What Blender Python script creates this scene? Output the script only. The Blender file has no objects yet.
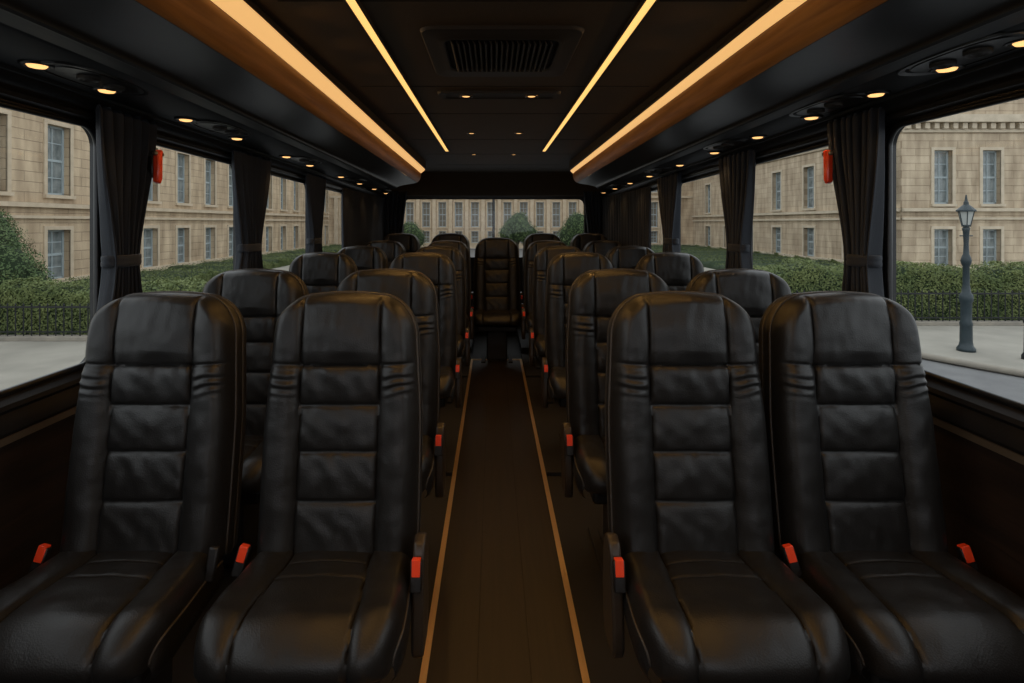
import bpy, bmesh, math, random
import numpy as np
from mathutils import Vector, Matrix, noise
random.seed(7); RNG = np.random.default_rng(7)
PI = math.pi
S = bpy.context.scene
COL = S.collection
CAMZ = 1.40            # eye height above the coach floor
GZ = -1.40             # pavement level outside
CX = 0.045             # centre line of the coach furniture

# ------------------------------------------------------------------ materials
def mat(name, color, rough=.5, metal=0., spec=.5, noise_amt=0., noise_scale=10., color2=None, bump=0., bump_scale=60.,
        stretch=(1, 1, 1), emit=None, estr=0., coat=0., sheen=0.):
    m = bpy.data.materials.new(name); m.use_nodes = True
    nt = m.node_tree; b = nt.nodes['Principled BSDF']
    b.inputs['Base Color'].default_value = (*color, 1); b.inputs['Roughness'].default_value = rough
    b.inputs['Metallic'].default_value = metal; b.inputs['Specular IOR Level'].default_value = spec
    b.inputs['Coat Weight'].default_value = coat; b.inputs['Sheen Weight'].default_value = sheen
    tc = nt.nodes.new('ShaderNodeTexCoord'); mp = nt.nodes.new('ShaderNodeMapping')
    mp.inputs['Scale'].default_value = stretch
    nt.links.new(tc.outputs['Object'], mp.inputs['Vector'])
    if color2 is not None:
        n = nt.nodes.new('ShaderNodeTexNoise'); n.inputs['Scale'].default_value = noise_scale; n.inputs['Detail'].default_value = 6
        nt.links.new(mp.outputs[0], n.inputs['Vector'])
        r = nt.nodes.new('ShaderNodeValToRGB'); r.color_ramp.elements[0].position = .3; r.color_ramp.elements[1].position = .7
        r.color_ramp.elements[0].color = (*color, 1); r.color_ramp.elements[1].color = (*color2, 1)
        nt.links.new(n.outputs['Fac'], r.inputs['Fac']); nt.links.new(r.outputs['Color'], b.inputs['Base Color'])
    if bump:
        n = nt.nodes.new('ShaderNodeTexNoise'); n.inputs['Scale'].default_value = bump_scale; n.inputs['Detail'].default_value = 5
        nt.links.new(mp.outputs[0], n.inputs['Vector'])
        bp = nt.nodes.new('ShaderNodeBump'); bp.inputs['Strength'].default_value = bump; bp.inputs['Distance'].default_value = .01
        nt.links.new(n.outputs['Fac'], bp.inputs['Height']); nt.links.new(bp.outputs[0], b.inputs['Normal'])
    if emit:
        b.inputs['Emission Color'].default_value = (*emit, 1); b.inputs['Emission Strength'].default_value = estr
    return m

def leather_mat(name, color, rough):
    m = bpy.data.materials.new(name); m.use_nodes = True
    nt = m.node_tree; b = nt.nodes['Principled BSDF']; L = nt.links.new
    b.inputs['Base Color'].default_value = (*color, 1); b.inputs['Specular IOR Level'].default_value = .5
    tc = nt.nodes.new('ShaderNodeTexCoord')
    v = nt.nodes.new('ShaderNodeTexVoronoi'); v.inputs['Scale'].default_value = 250
    L(tc.outputs['Object'], v.inputs['Vector'])
    n = nt.nodes.new('ShaderNodeTexNoise'); n.inputs['Scale'].default_value = 14; n.inputs['Detail'].default_value = 1.5; n.inputs['Distortion'].default_value = .4
    L(tc.outputs['Object'], n.inputs['Vector'])
    ad = nt.nodes.new('ShaderNodeMath'); ad.operation = 'MULTIPLY_ADD'; ad.inputs[1].default_value = 3.
    L(n.outputs['Fac'], ad.inputs[0]); L(v.outputs['Distance'], ad.inputs[2])
    bp = nt.nodes.new('ShaderNodeBump'); bp.inputs['Strength'].default_value = .38; bp.inputs['Distance'].default_value = .0010
    L(ad.outputs[0], bp.inputs['Height']); L(bp.outputs[0], b.inputs['Normal'])
    mr = nt.nodes.new('ShaderNodeMapRange'); mr.inputs['To Min'].default_value = rough - .06; mr.inputs['To Max'].default_value = rough + .1
    L(n.outputs['Fac'], mr.inputs['Value']); L(mr.outputs[0], b.inputs['Roughness'])
    return m

def glass_mat(name, tint, refl=.06):
    m = bpy.data.materials.new(name); m.use_nodes = True
    nt = m.node_tree; nt.nodes.clear()
    o = nt.nodes.new('ShaderNodeOutputMaterial'); mx = nt.nodes.new('ShaderNodeMixShader')
    t = nt.nodes.new('ShaderNodeBsdfTransparent'); t.inputs['Color'].default_value = (*tint, 1)
    g = nt.nodes.new('ShaderNodeBsdfGlossy'); g.inputs['Roughness'].default_value = .02; g.inputs['Color'].default_value = (1, 1, 1, 1)
    lw = nt.nodes.new('ShaderNodeLayerWeight'); lw.inputs['Blend'].default_value = .5
    pw = nt.nodes.new('ShaderNodeMath'); pw.operation = 'POWER'; pw.inputs[1].default_value = 5
    f = nt.nodes.new('ShaderNodeMath'); f.operation = 'MULTIPLY_ADD'; f.inputs[1].default_value = refl*3; f.inputs[2].default_value = refl*.3
    nt.links.new(lw.outputs['Facing'], pw.inputs[0]); nt.links.new(pw.outputs[0], f.inputs[0])
    nt.links.new(f.outputs[0], mx.inputs[0]); nt.links.new(t.outputs[0], mx.inputs[1]); nt.links.new(g.outputs[0], mx.inputs[2])
    nt.links.new(mx.outputs[0], o.inputs['Surface'])
    return m

def stone_mat(name, c1, c2, bw=1.5, bh=.40, mortar=(.40, .32, .23)):
    m = bpy.data.materials.new(name); m.use_nodes = True
    nt = m.node_tree; b = nt.nodes['Principled BSDF']; L = nt.links.new
    b.inputs['Roughness'].default_value = .9; b.inputs['Specular IOR Level'].default_value = .2
    tc = nt.nodes.new('ShaderNodeTexCoord'); sp = nt.nodes.new('ShaderNodeSeparateXYZ'); cb = nt.nodes.new('ShaderNodeCombineXYZ')
    L(tc.outputs['Object'], sp.inputs[0]); L(sp.outputs['X'], cb.inputs['X']); L(sp.outputs['Z'], cb.inputs['Y'])
    br = nt.nodes.new('ShaderNodeTexBrick'); br.inputs['Scale'].default_value = 1
    br.inputs['Brick Width'].default_value = bw; br.inputs['Row Height'].default_value = bh
    br.inputs['Mortar Size'].default_value = .018; br.inputs['Mortar Smooth'].default_value = .6
    br.inputs['Color1'].default_value = (*c1, 1); br.inputs['Color2'].default_value = (*c2, 1); br.inputs['Mortar'].default_value = (*mortar, 1)
    L(cb.outputs[0], br.inputs['Vector'])
    n = nt.nodes.new('ShaderNodeTexNoise'); n.inputs['Scale'].default_value = .9; n.inputs['Detail'].default_value = 8
    mp = nt.nodes.new('ShaderNodeMapping'); mp.inputs['Scale'].default_value = (2.2, 1, .5)
    L(tc.outputs['Object'], mp.inputs[0]); L(mp.outputs[0], n.inputs['Vector'])
    r = nt.nodes.new('ShaderNodeValToRGB'); r.color_ramp.elements[0].position = .3; r.color_ramp.elements[1].position = .72
    r.color_ramp.elements[0].color = (.58, .54, .50, 1); r.color_ramp.elements[1].color = (1.1, 1.08, 1.04, 1)
    L(n.outputs['Fac'], r.inputs[0])
    mx = nt.nodes.new('ShaderNodeMix'); mx.data_type = 'RGBA'; mx.blend_type = 'MULTIPLY'; mx.inputs[0].default_value = 1
    L(br.outputs['Color'], mx.inputs[6]); L(r.outputs['Color'], mx.inputs[7]); L(mx.outputs[2], b.inputs['Base Color'])
    bp = nt.nodes.new('ShaderNodeBump'); bp.invert = True; bp.inputs['Strength'].default_value = .6; bp.inputs['Distance'].default_value = .03
    L(br.outputs['Fac'], bp.inputs['Height']); L(bp.outputs[0], b.inputs['Normal'])
    return m

def plank_mat(name, c1, c2, rough, axis='Y', plank=.165, bands=True):
    m = bpy.data.materials.new(name); m.use_nodes = True
    nt = m.node_tree; b = nt.nodes['Principled BSDF']; L = nt.links.new
    b.inputs['Roughness'].default_value = rough
    tc = nt.nodes.new('ShaderNodeTexCoord'); mp = nt.nodes.new('ShaderNodeMapping')
    mp.inputs['Scale'].default_value = (22, 1.2, 22) if axis == 'Y' else (1, 22, 22)
    L(tc.outputs['Object'], mp.inputs[0])
    n = nt.nodes.new('ShaderNodeTexNoise'); n.inputs['Scale'].default_value = 2.2; n.inputs['Detail'].default_value = 8; n.inputs['Distortion'].default_value = .6
    L(mp.outputs[0], n.inputs['Vector'])
    r = nt.nodes.new('ShaderNodeValToRGB'); r.color_ramp.elements[0].position = .3; r.color_ramp.elements[1].position = .7
    r.color_ramp.elements[0].color = (*c1, 1); r.color_ramp.elements[1].color = (*c2, 1)
    L(n.outputs['Fac'], r.inputs[0]); L(r.outputs[0], b.inputs['Base Color'])
    bp = nt.nodes.new('ShaderNodeBump'); bp.inputs['Strength'].default_value = .12; bp.inputs['Distance'].default_value = .004
    L(n.outputs['Fac'], bp.inputs['Height']); L(bp.outputs[0], b.inputs['Normal'])
    return m

M = {}
M['leather'] = leather_mat('black_leather', (.0112, .0112, .0112), .385)
M['leather2'] = leather_mat('black_leather_side', (.010, .010, .0102), .42)
M['piping'] = mat('piping', (.05, .046, .042), .5)
M['plastic'] = mat('black_plastic', (.012, .012, .013), .38, bump=.15, bump_scale=300)
M['plastic_brown'] = mat('bronze_plastic', (.035, .027, .02), .35)
M['red'] = mat('red_button', (1.0, .075, .02), .3, coat=.5)
M['shell'] = mat('seat_shell', (.014, .014, .015), .4)
M['floor'] = plank_mat('dark_wood_floor', (.010, .0065, .0042), (.019, .012, .0078), .46)
M['seam'] = mat('dark_seam', (.004, .003, .002), .8)
M['carpet'] = mat('dark_floor_side', (.008, .0065, .0055), .7, bump=.2, bump_scale=400)
M['brass'] = mat('bronze_strip', (.85, .60, .34), .36, metal=.85, bump=.1, bump_scale=40, stretch=(40, 1, 1))
M['wallwood'] = plank_mat('dark_wood_panel', (.012, .008, .006), (.03, .018, .012), .5)
M['wood'] = plank_mat('warm_walnut', (.30, .13, .035), (.52, .25, .075), .45)
M['black'] = mat('black_moulding', (.010, .0105, .011), .3, bump=.08, bump_scale=30)
M['fascia'] = mat('rack_fascia', (.018, .0195, .021), .33, bump=.05, bump_scale=12)
M['under'] = mat('rack_underside', (.016, .018, .0195), .55, spec=.25)
M['ceiling'] = mat('ceiling_lining', (.060, .036, .014), .6, bump=.25, bump_scale=300)
M['vent'] = mat('vent_plastic', (.030, .024, .018), .55)
M['curtain'] = mat('curtain_cloth', (.008, .0135, .023), .7, bump=.25, bump_scale=500, sheen=.1)
M['chrome'] = mat('lamp_ring', (.10, .08, .06), .25, metal=.9)
M['sill'] = mat('sill_black', (.010, .010, .011), .55, spec=.2)
M['steel'] = mat('trim_metal', (.30, .25, .19), .35, metal=.8)
M['glass'] = glass_mat('coach_glass', (.86, .87, .84))
M['glass_rear'] = glass_mat('rear_glass', (.80, .79, .74))
M['strip'] = mat('strip_light', (.8, .6, .3), .5, emit=(1.0, .56, .16), estr=1.25)
M['cove'] = mat('cove_light', (.8, .6, .3), .5, emit=(1.0, .56, .20), estr=.80, color2=(.7, .5, .25), noise_scale=4)
M['bulb'] = mat('reading_lens', (.9, .7, .4), .4, emit=(1.0, .52, .18), estr=1.5)
M['stone'] = stone_mat('limestone', (.62, .50, .36), (.56, .445, .315))
M['stone_r'] = stone_mat('limestone_grey', (.60, .505, .385), (.53, .44, .33))
M['stone_trim'] = mat('stone_trim', (.60, .49, .36), .9, color2=(.48, .39, .28), noise_scale=2.5)
M['stone_trim_r'] = mat('stone_trim_grey', (.60, .51, .39), .9, color2=(.47, .40, .30), noise_scale=2.5)
M['sash'] = mat('sash_paint', (.36, .42, .44), .6)
M['pane'] = mat('house_pane', (.10, .125, .13), .12, color2=(.30, .33, .33), noise_scale=2.3, spec=.6)
M['pane_far'] = mat('far_pane', (.13, .11, .085), .4, color2=(.22, .20, .16), noise_scale=1.5)
M['pave'] = mat('paving', (.33, .31, .265), .9, color2=(.25, .235, .20), noise_scale=1.2, bump=.2, bump_scale=4)
M['kerb'] = mat('kerb_stone', (.30, .27, .22), .9, color2=(.22, .20, .17), noise_scale=3)
M['road'] = mat('asphalt', (.13, .13, .132), .9, color2=(.17, .17, .17), noise_scale=2, bump=.3, bump_scale=30)
M['iron'] = mat('painted_iron', (.006, .008, .009), .5)
M['lampiron'] = mat('lamp_paint', (.014, .026, .033), .45, color2=(.022, .038, .046), noise_scale=5)
M['lampglass'] = mat('lantern_glass', (.45, .47, .45), .2)
M['leaf'] = mat('hedge_leaf', (.075, .11, .030), .75, color2=(.17, .20, .065), noise_scale=2.2)
M['leaf2'] = mat('tree_leaf', (.05, .095, .030), .75, color2=(.12, .17, .06), noise_scale=1.6)
M['core'] = mat('foliage_shadow', (.018, .035, .012), .95)  # dark solid inside the foliage, coloured as the shade between leaves
M['bark'] = mat('bark', (.08, .06, .045), .9)

# ------------------------------------------------------------------ helpers
def link(o, parent=None):
    COL.objects.link(o)
    if parent: o.parent = parent
    return o
def mesh(name, verts, faces, m=None, parent=None, smooth=True):
    me = bpy.data.meshes.new(name)
    me.from_pydata([tuple(map(float, v)) for v in verts], [], [tuple(map(int, f)) for f in faces]); me.update()
    if smooth: me.polygons.foreach_set('use_smooth', [True]*len(me.polygons))
    if m: me.materials.append(M[m])
    return link(bpy.data.objects.new(name, me), parent)
def tag(o, label=None, cat=None, group=None, kind=None):
    if label: o['label'] = label
    if cat: o['category'] = cat
    if group: o['group'] = group
    if kind: o['kind'] = kind
    return o
def empty(name, loc, label=None, cat=None, group=None, kind=None):
    o = bpy.data.objects.new(name, None); o.location = loc; o.empty_display_size = .1
    return tag(link(o), label, cat, group, kind)
def children(o): return [c for c in bpy.data.objects if c.parent == o]
def copy_tree(o, parent=None, kids=None):
    c = o.copy(); COL.objects.link(c); c.parent = parent
    for ch in (kids[o.name] if kids else children(o)): copy_tree(ch, c, kids)
    return c
def kid_map():
    d = {o.name: [] for o in bpy.data.objects}
    for o in bpy.data.objects:
        if o.parent: d[o.parent.name].append(o)
    return d

class MB:
    def __init__(s): s.v = []; s.f = []
    def add(s, v, f):
        k = len(s.v); s.v += [tuple(p) for p in v]; s.f += [tuple(i+k for i in q) for q in f]
    def box(s, x0, x1, y0, y1, z0, z1):
        s.add([(x0,y0,z0),(x1,y0,z0),(x1,y1,z0),(x0,y1,z0),(x0,y0,z1),(x1,y0,z1),(x1,y1,z1),(x0,y1,z1)],
              [(0,3,2,1),(4,5,6,7),(0,1,5,4),(1,2,6,5),(2,3,7,6),(3,0,4,7)])
    def tube(s, pts, r, n=8, closed=False, cap=True):
        pts = [Vector(p) for p in pts]; N = len(pts); rr = r if hasattr(r, '__len__') else [r]*N
        rings = []; up = None
        for i, p in enumerate(pts):
            a = pts[i-1] if (i > 0 or closed) else p; b = pts[(i+1) % N] if (i < N-1 or closed) else p
            t = (b-a).normalized()
            if up is None: up = Vector((0,0,1)) if abs(t.z) < .9 else Vector((1,0,0))
            u = (up - t*up.dot(t)).normalized(); up = u; w = t.cross(u)
            rings.append([p + (u*math.cos(2*PI*k/n) + w*math.sin(2*PI*k/n))*rr[i] for k in range(n)])
        v = [q for R in rings for q in R]; f = []
        for i in range(N if closed else N-1):
            j = (i+1) % N
            for k in range(n): f.append((i*n+k, i*n+(k+1)%n, j*n+(k+1)%n, j*n+k))
        if cap and not closed: f.append(tuple(range(n))[::-1]); f.append(tuple((N-1)*n+k for k in range(n)))
        s.add(v, f)
    def lathe(s, prof, n=20, c=(0,0,0), cap=True):
        v = []; f = []
        for r, z in prof:
            for k in range(n): v.append((c[0]+r*math.cos(2*PI*k/n), c[1]+r*math.sin(2*PI*k/n), c[2]+z))
        for i in range(len(prof)-1):
            for k in range(n): f.append((i*n+k, i*n+(k+1)%n, (i+1)*n+(k+1)%n, (i+1)*n+k))
        if cap: f.append(tuple(range(n))[::-1]); f.append(tuple((len(prof)-1)*n+k for k in range(n)))
        s.add(v, f)
    def build(s, name, m, parent=None, smooth=False, bevel=0, seg=2):
        o = mesh(name, s.v, s.f, m, parent, smooth)
        if bevel:
            b = o.modifiers.new('b', 'BEVEL'); b.width = bevel; b.segments = seg; b.limit_method = 'ANGLE'; b.angle_limit = .6
            for p in o.data.polygons: p.use_smooth = True
            o.data.set_sharp_from_angle(angle=.7) if hasattr(o.data, 'set_sharp_from_angle') else None
        return o
def auto_smooth(o, ang=.6):
    o.data.polygons.foreach_set('use_smooth', [True]*len(o.data.polygons)); o.data.set_sharp_from_angle(angle=ang); return o
def prism(mb, outline, x0, x1, axis='x'):
    """extrude a closed 2-D outline; axis x: outline is (y,z); axis y: outline is (x,z)"""
    n = len(outline); P = lambda a, q: (a, q[0], q[1]) if axis == 'x' else (q[0], a, q[1])
    v = [P(x0, q) for q in outline] + [P(x1, q) for q in outline]
    f = [(i, (i+1)%n, n+(i+1)%n, n+i) for i in range(n)] + [tuple(range(n))[::-1], tuple(range(n, 2*n))]
    mb.add(v, f)
def ribbon(name, prof, y0, y1, m, parent=None, n=2, ang=.6, drop=False):
    """open profile (x,z) swept along y"""
    ys = [y0, 1.6, y1] if drop else list(np.linspace(y0, y1, n)); n = len(ys)
    v = [(p[0], y, p[1]-(DR(y) if drop else 0)) for y in ys for p in prof]; k = len(prof)
    f = [(i*k+j, i*k+j+1, (i+1)*k+j+1, (i+1)*k+j) for i in range(n-1) for j in range(k-1)]
    return auto_smooth(mesh(name, v, f, m, parent), ang)
def DR(y): return .017*max(0., y-1.6)      # the roof line sinks slightly towards the rear
def sst(a, b, x):
    t = np.clip((x-a)/(b-a), 0, 1); return t*t*(3-2*t)

# ------------------------------------------------------------------ the coach seat
ALPHA = math.radians(9); Z0 = .425; LB = .765
SEAMS = [.546, .43, .298, .16]; XC = .118
def hwb(w): return .231 + .002*np.sin(np.clip(w/.5, 0, 1)*PI) - .019*sst(.35, .75, w)
def wtop(s):
    x = np.abs(s)*.213
    q = np.clip((x-.095)/(.213-.095), 0, 1)
    return LB - .006*np.clip(x/.095, 0, 1)**2 - .128*(1-np.sqrt(np.clip(1-q*q, 0, 1)))
def bk(x, w, n):      # backrest coordinates to seat coordinates
    return np.stack([x, -n*math.cos(ALPHA)+w*math.sin(ALPHA), Z0+w*math.cos(ALPHA)+n*math.sin(ALPHA)], -1)
def fbm(x, y, s, seed=0):
    out = np.empty(x.shape); xf, yf, of = x.ravel(), y.ravel(), out.ravel()
    for i in range(len(xf)): of[i] = noise.noise(Vector((xf[i]*s, yf[i]*s, seed)))
    return of.reshape(x.shape)
def groove(d, w=.0035, a=.009): return a*np.exp(-(d/w)**2) + a*.35*np.exp(-(d/(w*3.6))**2)
def split_grid(P, region, names, parent, mats):
    R, C = region.shape; idx = np.arange((R+1)*(C+1)).reshape(R+1, C+1); V = P.reshape(-1, 3)
    F = np.stack([idx[:-1,:-1], idx[:-1,1:], idx[1:,1:], idx[1:,:-1]], -1)
    for k, nm in enumerate(names):
        fs = F[region == k]; u, inv = np.unique(fs, return_inverse=True)
        mesh(nm, V[u], inv.reshape(-1, 4), mats[k], parent)

def make_seat():
    root = empty('coach_seat', (0,0,0))
    # --- backrest front, pillowed panels
    NS, NT = 96, 150
    th = np.linspace(-1, 1, NS+1); s = np.sin(th*PI/2)*.55 + th*.45; t = np.linspace(0, 1, NT+1); t = 1-(1-t)**1.25
    s, t = np.meshgrid(s, t); w = t*wtop(s); hw = hwb(w); x = s*hw
    ax = np.abs(x)
    e1 = (1-np.abs(s))*hw + 1e-6; e2 = (wtop(s)-w) + 1e-6; e = (e1**-2+e2**-2)**-.5
    R = .036; roll = np.sqrt(np.clip(1-(1-np.clip(e/R, 0, 1))**2, 0, 1))
    head = sst(SEAMS[0]-.004, SEAMS[0]+.045, w)
    q = np.clip((ax-XC)/(hw-XC), 0, 1)
    edges = [-.02] + SEAMS[::-1]
    pil = np.zeros_like(w)
    for a, b in zip(edges[:-1], edges[1:]):
        mk = (w >= a) & (w < b); pil = np.where(mk, np.sin(np.clip((w-a)/(b-a), 0, 1)*PI)**.55, pil)
    center = .052 + .013*sst(.40, .546, w) + .007*pil + .005*np.cos(x/XC*PI/2)
    bol = .054 + .028*np.sin(np.clip(q*.96+.04, 0, 1)*PI)**.7
    mxc = sst(XC-.005, XC+.004, ax)
    body = center*(1-mxc) + bol*mxc
    headT = (.067+.009*np.cos(np.clip(x/XC, -1, 1)*PI/2))*(1-mxc) + (.066+.009*np.sin(q*PI)**.8)*mxc
    headT = headT + .008*np.sin(np.clip((w-SEAMS[0])/(LB-SEAMS[0]), 0, 1)*PI)
    T = body*(1-head) + headT*head
    wr = fbm(x, w, 17, 1.3)*.0030 + fbm(x*2.6, w*.9, 15, 4.1)*.0018*np.where(ax < XC, 1, .5) + fbm(x, w, 45, 9)*.0005
    T = T + wr
    # soft diagonal gathers on the centre panels
    T = T + np.where(ax < XC, .0010*np.sin((x*.9+w*.7)*95+3*fbm(x, w, 9, 2))*pil*(1-head), 0)
    # gathered folds on the bolsters under the headrest
    env = np.exp(-((SEAMS[0]-.048-w)/.034)**2)*(1-head)*sst(0, .25, q)
    T = T + .0036*env*np.sin((SEAMS[0]-w)*2*PI/.026 + (ax-XC)*30 + 2.2*fbm(x, w, 14, 5)) + .002*env
    T = T - groove(ax-XC)*sst(0, .03, LB-w+.02)
    T = T - groove(w-SEAMS[0]-.006*q, .0038, .008)
    for sm in SEAMS[1:]: T = T - np.where(ax < XC, groove(w-sm, .003, .007)*sst(0, .01, XC-ax), 0)
    n = roll*T
    P = bk(x, w, n)
    xc = (x[:-1,:-1]+x[1:,1:])/2; wc = (w[:-1,:-1]+w[1:,1:])/2
    reg = np.where(np.abs(xc) < XC, np.where(wc > SEAMS[0], 0, 1), np.where(xc < 0, 2, 3))
    split_grid(P, reg, ['headrest', 'back_pad', 'side_bolster', 'side_bolster'], root, ['leather']*4)
    # --- outline loop, side band, shell, piping
    ss = np.sin(np.linspace(-1, 1, 90)*PI/2)
    up = [(-hwb(np.array(v)), v) for v in np.linspace(0, float(wtop(np.array(1.))), 30)[:-1]]
    top = [(a*float(hwb(wtop(np.array(a)))), float(wtop(np.array(a)))) for a in ss]
    dn = [(-a, b) for a, b in up[::-1]]
    loop = np.array([(float(a), float(b)) for a, b in up+top+dn])
    c = np.array([0, LB*.5]); nl = len(loop)
    def ring(k, nn):
        d = loop - c; return bk(c[0]+d[:,0]*k, c[1]+d[:,1]*(1-(1-k)*.5), np.full(nl, nn))
    def skin(rings, nm, m, cap=False):
        V = np.concatenate(rings); F = [(i*nl+j, i*nl+(j+1)%nl, (i+1)*nl+(j+1)%nl, (i+1)*nl+j) for i in range(len(rings)-1) for j in range(nl)]
        if cap: F.append(tuple((len(rings)-1)*nl+j for j in range(nl)))
        return auto_smooth(mesh(nm, V, F, m, root), 1.0)
    skin([ring(1.0, 0), ring(1.02, -.008), ring(1.03, -.022), ring(1.02, -.038), ring(1.0, -.046)], 'side_band', 'leather2')
    skin([ring(1.0, -.046), ring(1.015, -.056), ring(1.0, -.078), ring(.94, -.095), ring(.8, -.104)], 'backrest_shell', 'shell', True)
    for nn in (-.001, -.046):
        L = ring(1.006, nn); b = MB(); b.tube(L, .0038, 6, cap=True); b.build('piping', 'piping', root, True)
    # --- cushion
    NS, NT = 90, 130
    th = np.linspace(-1, 1, NS+1); s1 = np.sin(th*PI/2)*.5 + th*.5; tt = np.linspace(0, 1, NT+1)
    D = .325; r = .050; drop = .006; tilt = .055
    Ltot = D + r*PI/2 + drop
    def prof(L):
        d = np.where(L < D, L, D + r*np.sin(np.clip((L-D)/r, 0, PI/2)))
        z = np.where(L < D, L*tilt, D*tilt - r*(1-np.cos(np.clip((L-D)/r, 0, PI/2))) - np.clip(L-D-r*PI/2, 0, 1))
        a = np.clip((L-D)/r, 0, PI/2)
        return d, z, np.sin(a), np.cos(a)
    s, Lg = np.meshgrid(s1, tt*Ltot)
    d, z, nd, nz = prof(Lg)
    hw = .224 + .016*sst(0, D, Lg) - .018*sst(D, Ltot, Lg); x = s*hw; ax = np.abs(x)
    d = d*(1-.07*np.abs(s)**4)
    xcs = .112 + .020*sst(.05, D, Lg)
    q = np.clip((ax-xcs)/(hw-xcs), 0, 1)
    e1 = (1-np.abs(s))*hw+1e-6; e2 = (Ltot-Lg)+1e-6; e = (e1**-2+e2**-2)**-.5
    roll = np.sqrt(np.clip(1-(1-np.clip(e/.032, 0, 1))**2, 0, 1))
    T = np.where(ax < xcs, .052+.007*np.cos(x/xcs*PI/2), .053+.010*np.sin(np.clip(q*.95+.05, 0, 1)*PI)**.7)
    T = T + fbm(x, Lg, 14, 6)*.004 + fbm(x, Lg, 40, 3)*.0005
    T = T - groove(ax-xcs, .004, .008)
    for sm in (.105, .175): T = T - np.where(ax < xcs, groove(Lg-sm, .0035, .0030), 0)
    T = T*roll
    zb = .407
    P = np.stack([x, -(.005+d+nd*T), zb+z+nz*T], -1)[:, ::-1]
    xc = (x[:-1,:-1]+x[1:,1:])/2; xq = (xcs[:-1,:-1]+xcs[1:,1:])/2
    reg = np.where(np.abs(xc) < xq, 0, np.where(xc < 0, 1, 2))[:, ::-1]
    split_grid(P, reg, ['seat_cushion', 'cushion_bolster', 'cushion_bolster'], root, ['leather']*3)
    for sm in (.105, .175):  # dark tube laid along each groove in place of its shade
        r_ = int(np.argmin(np.abs(tt*Ltot-sm))); ok = ax[r_] < xcs[r_]-.002
        b = MB(); b.tube((P[r_][::-1][ok])+np.array([0, 0, .0012]), .0021, 6); b.build('seam', 'seam', root, True)
    # gusset below the cushion edge + underside
    for sg in (-1, 1):
        Ls = np.linspace(0, D+r*PI/2, 50); dd, zz, _, _ = prof(Ls)
        hx = .224 + .016*sst(0, D, Ls) - .018*sst(D, Ltot, Ls); dd = dd*.93
        top = np.stack([sg*hx, -(.005+dd), zb+zz], -1); V = [top]
        zbot = .335
        for k, o in ((.33, .007), (.66, .007), (1, -.004)):
            zz2 = top[:,2]*(1-k) + np.minimum(top[:,2], zbot)*k
            V.append(np.stack([sg*(hx+o), top[:,1], zz2], -1))
        V = np.concatenate(V); n1 = 50
        F = [(i*n1+j, i*n1+j+1, (i+1)*n1+j+1, (i+1)*n1+j) for i in range(3) for j in range(n1-1)]
        mesh('cushion_side', V, F, 'leather2', root)
        b = MB(); b.tube(top+np.array([sg*.001, 0, 0]), .0038, 6); b.build('piping', 'piping', root, True)
        b = MB(); b.tube(np.stack([sg*(hx[:44]+.0), top[:44,1], np.minimum(top[:44,2], 9)-.035], -1), .003, 6); b.build('piping', 'piping', root, True)
    b = MB(); b.box(-.19, .19, -.34, .02, .30, .356); b.build('seat_pan', 'plastic', root, bevel=.012)
    b = MB(); b.box(-.10, .10, -.27, -.03, .015, .30); b.build('pedestal', 'plastic', root, bevel=.015)
    for sx in (-1, 1):
        b = MB(); b.box(sx*.13-.02, sx*.13+.02, -.33, .03, 0, .018); b.build('floor_rail', 'carpet', root, bevel=.004)
    b = MB(); b.box(-.17, .17, -.004, .07, .33, .46); b.build('recline_hinge', 'plastic', root, bevel=.02)
    return root

def side_cover(root, sg):
    out = [(-.16,.24),(-.178,.27),(-.175,.33),(-.150,.44),(-.138,.50),(-.122,.527),(-.09,.535),(-.055,.52),(-.035,.47),(-.03,.36),(-.04,.28),(-.07,.24)]
    b = MB(); prism(b, out, sg*.256-.016, sg*.256+.016)
    b.build('side_cover', 'plastic_brown', root, bevel=.008, seg=3)
def buckle(root, sg, aisle):
    e = MB(); e.box(-.0155, .0155, -.011, .011, -.075, .002)
    o = e.build('belt_buckle', 'plastic', root, bevel=.004)
    x = .253 if aisle else .240
    o.location = (sg*x, -.155 if aisle else -.075, .498 if aisle else .488)
    o.rotation_euler = (math.radians(-12), math.radians(0 if aisle else -13*sg), 0)
    b = MB(); b.box(-.0115, .0115, -.0135, -.0085, -.036, .004); b.box(-.0115, .0115, -.0135, .008, .001, .007)
    r = b.build('release_button', 'red', o, bevel=.002); r['label'] = 'red release button'

seatA = make_seat()                      # base seat
kids = kid_map()
seatW = copy_tree(seatA, None, kids)     # beside the windows on the left
seatWR = copy_tree(seatA, None, kids)
seatR = copy_tree(seatA, None, kids)
side_cover(seatA, 1);  buckle(seatA, 1, True);  buckle(seatA, -1, False)     # aisle seat, left pair (aisle on its +x side)
side_cover(seatR, -1); buckle(seatR, -1, True); buckle(seatR, 1, False)
buckle(seatW, -1, False); buckle(seatWR, 1, False)
b = MB(); b.box(-.013, .013, -.010, .010, -.085, .004); lt = b.build('belt_latch', 'plastic', seatW, bevel=.005); lt.location = (.242, -.085, .492); lt.rotation_euler = (math.radians(-12), math.radians(4), 0)
kids = kid_map()
ROWS = [(1.65, 0), (2.52, 0), (3.60, .022), (4.60, .024), (5.53, .042), (6.32, .10)]
XL = [(-.457,-1.02), (-.500,-1.115), (-.47,-1.125), (-.46,-1.11), (-.46,-1.10), (-.49,-1.06)]
XR = [(.588,1.082), (.593,1.15), (.578,1.17), (.565,1.16), (.55,1.125), (.57,1.11)]
ordn = ['front', 'second', 'third', 'fourth', 'fifth', 'rearmost']
first = {}
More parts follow.
